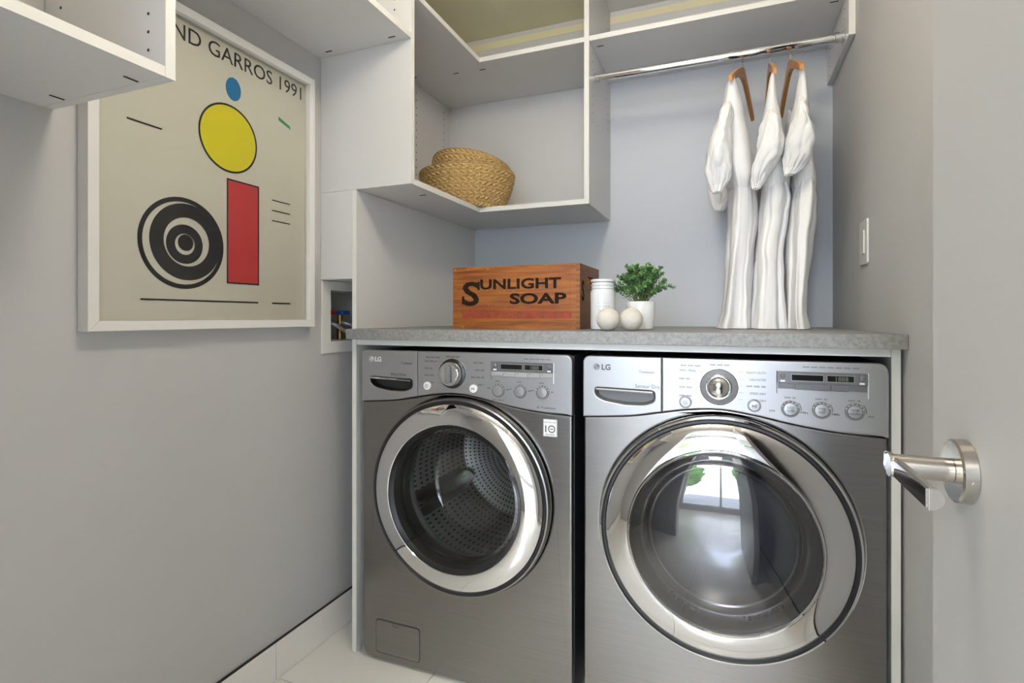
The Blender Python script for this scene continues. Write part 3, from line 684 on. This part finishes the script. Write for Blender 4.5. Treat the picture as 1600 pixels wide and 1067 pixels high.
def ring(cx, cy, r, w, n=48, ry=None): 
    ry = ry or r; return circ(cx, cy, r, n, ry), circ(cx, cy, r-w, n, ry-w)
ink('yellow_shape', 'yellow', circ(-1.235, 1.555, .088, 48))
ink('red_shape', 'red', [(-1.240, 1.445), (-1.140, 1.445), (-1.140, 1.170), (-1.240, 1.170)])
ink('blue_shape', 'blue', circ(-1.222, 1.692, .024, 32, .031))
ink('green_shape', 'green', [(-1.065, 1.662), (-1.018, 1.648), (-1.020, 1.658), (-1.066, 1.673)])
m = MB()
for n_, (ccx, ccy, r, w) in enumerate(((-1.365, 1.258, .112, .011), (-1.356, 1.262, .094, .034), (-1.362, 1.256, .048, .022), (-1.360, 1.260, .020, .0195))):
    m.plate(circ(ccx, ccy, r, 64), [circ(ccx, ccy, r-w, 64)], PX+.0004, PX+.0006+.0002*n_, 'yz')
for (ya_, yb_, z_, w_) in ((-1.47, -1.14, 1.118, .004), (-1.09, -1.02, 1.118, .004), (-1.09, -1.02, 1.36, .003), (-1.09, -1.02, 1.39, .003), (-1.09, -1.02, 1.42, .003), (-1.50, -1.42, 1.52, .004)):
    m.plate([(ya_, z_-w_/2), (yb_, z_-w_/2), (yb_, z_+w_/2), (ya_, z_+w_/2)], [], PX+.0004, PX+.0007, 'yz')
m.plate(circ(-1.235, 1.555, .091, 64), [circ(-1.235, 1.555, .086, 64)], PX+.0004, PX+.0007, 'yz')
m.plate([(-1.243, 1.448), (-1.137, 1.448), (-1.137, 1.167), (-1.243, 1.167)], [[(-1.239, 1.444), (-1.141, 1.444), (-1.141, 1.171), (-1.239, 1.171)]], PX+.0004, PX+.0007, 'yz')
m.build('black_shapes', 'black', pf, smooth=0)
m = MB(); wv = MB().text('ND GARROS 1991', .056, Matrix.Identity(4)).v; sxx = .4215/(max(p[0] for p in wv)-min(p[0] for p in wv))
m.text('ROLAND GARROS 1991', .056, facex(PX, -.9625, 1.756), sx=sxx, depth=.0002, align='RIGHT'); m.build('print_title', 'black', pf, smooth=0)
bx('picture_glass', 'pane', pf, .020, .0215, a0+fw+.0004, a1-fw-.0004, b0+fw+.0004, b1-fw-.0004, 0)

# ------------------------------------------------------------------ soap crate on the counter
CW, CDp, CH, bt = .431, .255, .200, .012
cr = thing('wooden_soap_crate', 'worn orange-brown wooden crate lettered SUNLIGHT SOAP on the grey counter', 'crate', (.410, -.713, ZC+.0004))
K = 25; hstep = CH/K
fo = [(bt, 0)]; 
def comb(x_in, x_out, phase):      # toothed outline for a finger-jointed board end
    p = []
    for i in range(K):
        x = x_out if (i+phase) % 2 else x_in
        p += [(x, i*hstep), (x, (i+1)*hstep)]
    return p
g = .0004
for (yy, nm) in ((0, 'front_board'), (CDp-bt, 'rear_board')):
    o_ = comb(bt+g, g, 0); r_ = comb(CW-bt-g, CW-g, 0)
    MB().plate(o_+r_[::-1], [], yy, yy+bt, 'xz').build(nm, 'crate', cr, smooth=0)
for (xx, nm) in ((0, 'end_board'), (CW-bt, 'end_board')):
    o_ = comb(bt+g, 0, 1); r_ = comb(CDp-bt-g, CDp, 1)
    hl_ = rrect(CDp/2-.042, CDp/2+.042, .140, .166, .012)
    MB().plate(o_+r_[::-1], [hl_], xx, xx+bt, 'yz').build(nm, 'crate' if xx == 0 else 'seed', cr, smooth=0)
bx('bottom_board', 'crate', cr, bt+g, CW-bt-g, bt+g, CDp-bt-g, .0, .010, 0)
m = MB(); f = lambda x, z: front(x, -.0006, z)
def fit(body, size, x0, x1, z, bold):
    wv = MB().text(body, size, Matrix.Identity(4), bold=bold).v; lo = min(p[0] for p in wv); k = (x1-x0)/(max(p[0] for p in wv)-lo)
    m.text(body, size, f(x0-lo*k, z), bold=bold, sx=k)
fit('S', .106, .036, .096, .077, .0022); fit('UNLIGHT', .0445, .1000, .3720, .1275, .0012); fit('SOAP', .0450, .2030, .3890, .0800, .0014)
for (x, z) in ((.034, .092), (.090, .138)): m.box(x, x+.008, -.0012, -.0002, z-.013, z+.013, 0)
m.build('black_lettering', 'ink', cr, smooth=0)
m = MB(); m.plate([(.035, .033), (.405, .033), (.405, .056), (.035, .056)], [], -.0006, 0, 'xz')
for z in (.178, .0595): m.box(.05, .40, -.0004, 0, z-.0005, z+.0005)
m.box(.399, .400, -.0004, 0, .06, .178)
m.build('red_band', 'redink', cr, smooth=0)
m = MB(); m.text('TORONTO', .020, front(.135, -.0012, .0385), sx=1.15, depth=.0003); m.text('ONT.', .020, front(.285, -.0012, .0385), sx=1.15, depth=.0003); m.build('faded_lettering', 'crate', cr, smooth=0)
m = MB(); m.text('LEVER BROTHERS LIMITED SOAP MAKERS', .0165, front(.06, -.0006, .063), sx=.97, depth=.0003); m.build('faded_maker_line', 'redink', cr, smooth=0)
m = MB(); m.text('S', .085, facex(CW+.0006, .018, .09), bold=.002, sx=.8); m.build('end_lettering', 'ink', cr, smooth=0)

# ------------------------------------------------------------------ jar, wool balls, potted plant
jr = thing('storage_jar', 'milky white glass jar with a ribbed neck beside the crate', 'jar', (.915, -.735, ZC+.0003))
MB().lathe([(.0002, 0), (.030, 0), (.0345, .003), (.036, .008), (.036, .108), (.0345, .114), (.0325, .118), (.0325, .137), (.030, .139), (.0002, .1392)], (0, 0, 0), 'z', 48).build('jar_body', 'jar', jr)
for zz in (.121, .130): MB().lathe([(.0327, zz-.002), (.0345, zz-.0008), (.0345, zz+.0008), (.0327, zz+.002)], (0, 0, 0), 'z', 48).build('neck_ring', 'jar', jr)
MB().lathe([(.0002, .1394), (.0348, .1394), (.0356, .1405), (.0356, .1455), (.0345, .1468), (.0002, .147)], (0, 0, 0), 'z', 48).build('lid', 'jar', jr)
m = MB()
for z, w, hh in ((.078, .036, .0016), (.068, .040, .0045), (.058, .030, .0045), (.049, .020, .0014)):
    a0_ = math.atan2(CAMY+.735, CAMX-.915); kk = 14; r = .0363; half = w/2/r
    v = []; 
    for i in range(kk+1):
        a = a0_-half+2*half*i/kk
        v += [(r*math.cos(a), r*math.sin(a), z-hh/2), (r*math.cos(a), r*math.sin(a), z+hh/2)]
    for i in range(kk):
        if i % 3 == 2 and hh > .002: continue
        m.add([v[2*i], v[2*i+2], v[2*i+3], v[2*i+1]], [(0, 1, 2, 3)])
m.build('printed_lines', 'jarprint', jr)
for (x, y), lb in (((.9479, -.8209), 'cream felted wool ball resting in front of the white jar'), ((1.0058, -.7923), 'cream felted wool ball resting in front of the plant pot')):
    b = bmesh.new(); bmesh.ops.create_icosphere(b, subdivisions=5, radius=.0318)
    for p in b.verts: p.co *= 1+.012*mnoise.noise(p.co*60+Vector((x*9, 0, 0)))
    o = MB().bm(b).build('wool_dryer_ball', 'wool', None, loc=(x, y, ZC+.0318)); tag(o, lb, 'ball', 'wool dryer balls')
pp = thing('potted_plant', 'small leafy green plant in a white ceramic pot', 'plant', (1.0155, -.685, ZC+.0003))
MB().lathe([(.0002, 0), (.031, 0), (.036, .004), (.0395, .02), (.041, .05), (.041, .080), (.0395, .083), (.037, .080), (.036, .068), (.0002, .066)], (0, 0, 0), 'z', 48).build('pot', 'pot', pp)
MB().lathe([(.0358, .067), (.025, .073), (.0002, .077)], (0, 0, 0), 'z', 32).build('soil', 'soil', pp)
rp = random.Random(11); stems = MB(); lv = [MB(), MB()]
def leaf(mb, p, d, up, L, Wd):
    s_ = d.cross(up)
    if s_.length < 1e-4: s_ = d.cross(Vector((1, 0, 0)))
    s_.normalize(); u = s_.cross(d).normalized()
    pts = [p, p+d*L*.35+s_*Wd*.5+u*.0012, p+d*L*.7+s_*Wd*.42+u*.001, p+d*L, p+d*L*.7-s_*Wd*.42+u*.001, p+d*L*.35-s_*Wd*.5+u*.0012, p+d*L*.5-u*.0006]
    mb.add(pts, [(0, 1, 6), (1, 2, 6), (2, 3, 6), (3, 4, 6), (4, 5, 6), (5, 0, 6)])
for i in range(92):
    az = rp.uniform(0, 2*PI); el = rp.uniform(.18, 1.0)**.8; 
    out = Vector((math.cos(az), math.sin(az), 0)); reach = .088*(1-el*.55)*(rp.uniform(.6, 1.1) if i % 4 else rp.uniform(1.15, 1.4)); hgt = .03+.095*el*rp.uniform(.75, 1.1)
    base = Vector((rp.uniform(-.02, .02), rp.uniform(-.02, .02), .072))
    path = catmull([base, base+out*reach*.35+Vector((0, 0, hgt*.5)), base+out*reach*.75+Vector((0, 0, hgt*.85)), base+out*reach+Vector((0, 0, hgt*(.98 if el > .4 else .8)))], 5)
    stems.tube(path, .0009, 5)
    for j in range(4, len(path)):
        p = path[j]; tdir = (path[j]-path[j-1]).normalized()
        for q in range(2):
            a = j*1.57+q*PI+rp.uniform(-.4, .4)
            side = tdir.orthogonal().normalized(); side.rotate(Matrix.Rotation(a, 3, tdir))
            d = (side*.9+tdir*.55+Vector((0, 0, .15))).normalized(); L = rp.uniform(.0085, .0135)*(1 if j < len(path)-2 else .75)
            leaf(lv[1 if rp.random() < .28 else 0], p, d, tdir, L, L*.72)
stems.build('stems', 'stem', pp, recalc=False, kind='stuff'); 
lv[0].build('dark_foliage', 'leaf', pp, recalc=False, kind='stuff'); lv[1].build('light_foliage', 'leaf2', pp, recalc=False, kind='stuff')

# ------------------------------------------------------------------ woven baskets
def basket(name, label, rb, rt, H, loc, rot):
    rows = 12; sub = 8; prof = []; 
    NJ = rows*sub
    for j in range(NJ+1):
        t_ = j/NJ; r = rb+(rt-rb)*(1-(1-t_)**1.7); prof.append((r, H*t_))
    def mod(r, hh, a, j):
        row = j//sub; fr = (j % sub)/sub
        d = .0024*abs(math.sin(PI*fr)); ph = a*46+(1 if row % 2 else -1)*fr*3.6
        return r+d+.0026*math.sin(ph), hh
    m = MB().lathe(prof, (0, 0, 0), 'z', 368, mod=mod)
    inner = [(r-.006, hh) for r, hh in prof[::4]]
    m.lathe([(.0005, .004)]+[(inner[0][0], .004)]+inner[1:]+[(rt-.004, H+.002), (rt+.002, H+.0025), (rt+.003, H)], (0, 0, 0), 'z', 96)
    m.lathe([(.0005, .0002), (rb, 0.0002)], (0, 0, 0), 'z', 96)
    o = m.build(name, 'straw', None, loc=loc, smooth=60); o.rotation_euler = rot
    return tag(o, label, 'basket', 'woven seagrass baskets')
basket('woven_basket', 'woven straw basket standing on the corner cabinet shelf', .140, .192, .150, (.262, -.312, ZB+T+.0006), (0, 0, .3))
basket('woven_basket', 'woven straw basket tilted inside the other basket', .116, .166, .150, (.250, -.300, ZB+T+.046), (math.radians(-5), math.radians(13), .8))

# ------------------------------------------------------------------ hangers and dresses
def hanger(x, rz, label):
    t = thing('coat_hanger', label, 'hanger', (x, RY, RZ), rz, 'wooden hangers on the rail')
    pts = [(0, .012*math.cos(a)*1.22, .0015+.0145*math.sin(a)*1.0) for a in [math.radians(q) for q in range(-35, 190, 15)]]
    pts = [(0, .0161*math.cos(math.radians(q)), .0161*math.sin(math.radians(q))) for q in range(190, -61, -12)]
    pts += [(0, .002, -.020), (0, 0, -.03), (0, 0, -.062)]
    MB().tube(pts, .0017, 8).build('hook', 'chrome', t)
    # arm profile in the plane of the hanger (local y), 11 mm thick
    top = [(-.205, -.150), (-.17, -.128), (-.11, -.095), (-.05, -.066), (-.018, -.052), (0, -.048), (.018, -.052), (.05, -.066), (.11, -.095), (.17, -.128), (.205, -.150)]
    bot = [(.202, -.166), (.16, -.146), (.10, -.118), (.04, -.094), (0, -.088), (-.04, -.094), (-.10, -.118), (-.16, -.146), (-.202, -.166)]
    MB().plate(top+bot, [], -.0065, .0065, 'yz', .003).build('wooden_arms', 'wood', t)
    return t
def pix(u, v, y):
    """point on the vertical plane y seen at photo pixel (u, v)"""
    r = (u-800)/FPX; sn, cs = math.sin(YAW), math.cos(YAW)
    d = Vector((-sn+r*cs, cs+r*sn, -(v-V0)/FPX)); q = (y-CAMY)/d.y
    return Vector((CAMX, CAMY, CAMZ))+d*q
def interp(tab, z):
    """smooth lookup in a table of (z, a, b) with z falling"""
    if z >= tab[0][0]: return tab[0][1:]
    if z <= tab[-1][0]: return tab[-1][1:]
    for p, q in zip(tab, tab[1:]):
        if q[0] <= z <= p[0]:
            w = (p[0]-z)/(p[0]-q[0]); w = w*w*(3-2*w)*.5+w*.5
            return tuple(a+(b_-a)*w for a, b_ in zip(p[1:], q[1:]))
def dress(x, label, face, seed, bodice, skirt, sleeve, tilt):
    """bodice, skirt, sleeve: silhouettes as (v, left, right) photo pixels on the plane through the near half;
    face: side of the V neckline; tilt: turn of the hanger"""
    t = thing('white_dress', label, 'dress', (x, RY, 0), 0, 'white dresses on the rail')
    YP = -.37; z_hem = ZC+.0022
    def table(rows, y):
        out = []
        for v_, a_, b_ in rows: p, q = pix(a_, v_, y), pix(b_, v_, y); out.append((p.z, p.x-x, q.x-x))
        return out
    rg = random.Random(seed); ph = [rg.uniform(0, 6.28) for _ in range(8)]
    sg = lambda c_, e: math.copysign(abs(c_)**e, c_)
    def shell(name, tab, ztopf, zbot, Lv, amp, tuck, N=160):
        V = []; F = []
        for i in range(Lv+1):
            for k in range(N):
                a = 2*PI*k/N; ca, sa = math.cos(a), math.sin(a)
                ya = max(-1, min(1, sa*1.02)); ylo = .170*ya
                zt = ztopf(ya, ylo, ca); zb = zbot+(.012*math.sin(3*a+ph[3]) if tuck else 0)
                u = i/Lv; z = zb+(zt-zb)*u
                xl, xr = interp(tab, z); q = max(0., min(1., (1.86-z)/(1.86-z_hem)))
                c = (xl+xr)/2; hx = (xr-xl)/2; up = max(0., 1-q/.075)
                c = c*(1-up)+(tilt*ylo)*up; hx = hx*(1-up)+.0095*up
                hy_ = .170-.060*min(1, q/.45)+.012*max(0, q-.6)/.4
                if tuck:
                    w = max(0, 1-u/.16); hx *= 1-.16*w*w; hy_ = (hy_+.016)*(1-.14*w*w)
                if not tuck: hx *= 1-.14*max(0, (u-.84)/.16)
                fa = amp*min(1, q*1.6)*(.4+.6*q)
                w_ = .8*mnoise.noise(Vector((ca*1.2+seed, sa*1.2, z*2.5)))
                fold = fa*(math.sin(4*a+ph[0]+1.6*q+w_)+.5*math.sin(7*a+ph[1]-1.2*q+2*w_)+.16*math.sin(15*a+ph[2]+q))
                px = c+(hx+fold*.30)*sg(ca, .72); py = (hy_+fold*1.7)*sg(sa, .9)
                nz = mnoise.noise(Vector((px*14+seed, py*12, z*6)))*.006+(abs(mnoise.noise(Vector((px*20, py*18+seed, z*9))))-.2)*.005+mnoise.noise(Vector((px*38, py*32+seed, z*20)))*.0022
                px += nz*min(1, q*5+.1); py += -.045*q**1.4+nz*min(1, q*5)
                V.append((px, py, z))
        for i in range(Lv):
            for k in range(N):
                a_, b_ = i*N+k, i*N+(k+1) % N; F.append((a_, b_, b_+N, a_+N))
        MB().add(V, F).build(name, 'cloth', t, smooth=80)
    def neck(ya, ylo, ca):
        shoulder = RZ-.044-.60*abs(ylo)
        return shoulder-((.33 if ca*face > 0 else .10)*(1-abs(ya))**.75)*min(1, abs(ca)*1.6)
    tb, ts = table(bodice, YP), table(skirt, YP)
    zw = tb[-1][0]
    shell('bodice', tb, neck, zw, 60, .007, True)
    shell('skirt', ts, lambda *_: zw+.035, z_hem, 60, .010, False)
    pts = table(sleeve, -.50)
    for side in (-1, 1):
        zt, zb = pts[0][0], pts[-1][0]; n_, L_ = 84, 64; V = []; F = []
        for i in range(L_+1):
            w = i/L_; z = zt+(zb-zt)*w; xl, xr = interp(pts, z); c, hx = (xl+xr)/2, (xr-xl)/2
            cap = min(1, (w/.12))**.5; puff = (.016+.040*math.sin(PI*min(1, w+.08)**.9)**.7)*cap; hx *= .25+.75*cap
            gather = max(0, (w-.68)/.32)
            for k in range(n_):
                a = 2*PI*k/n_
                g = 1+gather*.10*math.sin(13*a+ph[1])+.04*math.sin(6*a+ph[2]+4*w)
                nz = .008*mnoise.noise(Vector((math.cos(a)*1.6+seed, math.sin(a)*1.6+side*3, z*16)))+.0075*(abs(mnoise.noise(Vector((math.cos(a)*2.4+seed, math.sin(a)*2.4+z*14, z*26+side))))-.2)
                V.append((c+(hx*g+nz*cap)*math.cos(a), side*.156-.020+(puff*g+nz*cap)*math.sin(a), z+.014*mnoise.noise(Vector((math.cos(a)*1.3+seed, math.sin(a)*1.3, w*3)))*math.sin(PI*w)))
        for i in range(L_):
            for k in range(n_):
                a_, b_ = i*n_+k, i*n_+(k+1) % n_; F.append((a_, b_, b_+n_, a_+n_))
        V += [(sum(p[0] for p in V[-n_:])/n_, sum(p[1] for p in V[-n_:])/n_, zb+.008)]; F += [((L_)*n_+k, (L_)*n_+(k+1) % n_, len(V)-1) for k in range(n_)]
        MB().add(V, F).build('puff_sleeve', 'cloth', t, smooth=80)
    return t
hanger(1.299, math.radians(-11), 'wooden hanger with chrome hook carrying the dress closest to the plant')
hanger(1.383, 0, 'wooden hanger with chrome hook carrying the middle dress')
hanger(1.443, math.radians(3), 'wooden hanger with chrome hook carrying the dress closest to the light switch')
dress(1.299, 'long white puff-sleeved dress hanging closest to the potted plant', 1, 3,
      [(125, 1139, 1152), (150, 1131, 1157), (200, 1120, 1169), (230, 1122, 1175), (260, 1128, 1180), (285, 1134, 1184), (301, 1137, 1185)],
      [(280, 1139, 1180), (310, 1138, 1182), (340, 1137, 1182), (400, 1134, 1177), (450, 1131, 1173), (490, 1126, 1173), (508, 1120, 1174), (516, 1116, 1174)],
      [(158, 1130, 1146), (182, 1122, 1146), (206, 1115, 1144), (220, 1109, 1144), (240, 1103, 1144), (262, 1101, 1145), (282, 1105, 1141), (294, 1110, 1132), (301, 1114, 1127)], .19)
dress(1.383, 'long white puff-sleeved dress hanging between the two other dresses', -1, 8,
      [(122, 1199, 1208), (160, 1194, 1213), (205, 1188, 1222), (240, 1184, 1226), (265, 1184, 1230), (285, 1186, 1234), (298, 1188, 1236)],
      [(280, 1190, 1231), (310, 1188, 1235), (340, 1185, 1230), (400, 1181, 1223), (450, 1178, 1223), (490, 1174, 1225), (516, 1172, 1227)],
      [(172, 1195, 1212), (200, 1189, 1221), (216, 1187, 1225), (230, 1182, 1226), (245, 1180, 1222), (262, 1174, 1211), (280, 1173, 1197), (295, 1176, 1187)], 0)
dress(1.443, 'long white puff-sleeved dress hanging closest to the light switch', -1, 14,
      [(108, 1238, 1249), (140, 1238, 1257), (165, 1234, 1262), (190, 1231, 1264), (220, 1230, 1267), (255, 1232, 1270), (285, 1237, 1276), (297, 1239, 1277)],
      [(275, 1240, 1272), (310, 1237, 1277), (340, 1234, 1275), (400, 1231, 1266), (450, 1230, 1260), (490, 1230, 1257), (516, 1229, 1262)],
      [(150, 1244, 1258), (172, 1241, 1262), (190, 1238, 1265), (203, 1233, 1272), (225, 1228, 1274), (245, 1226, 1269), (262, 1225, 1255), (273, 1227, 1240)], -.03)
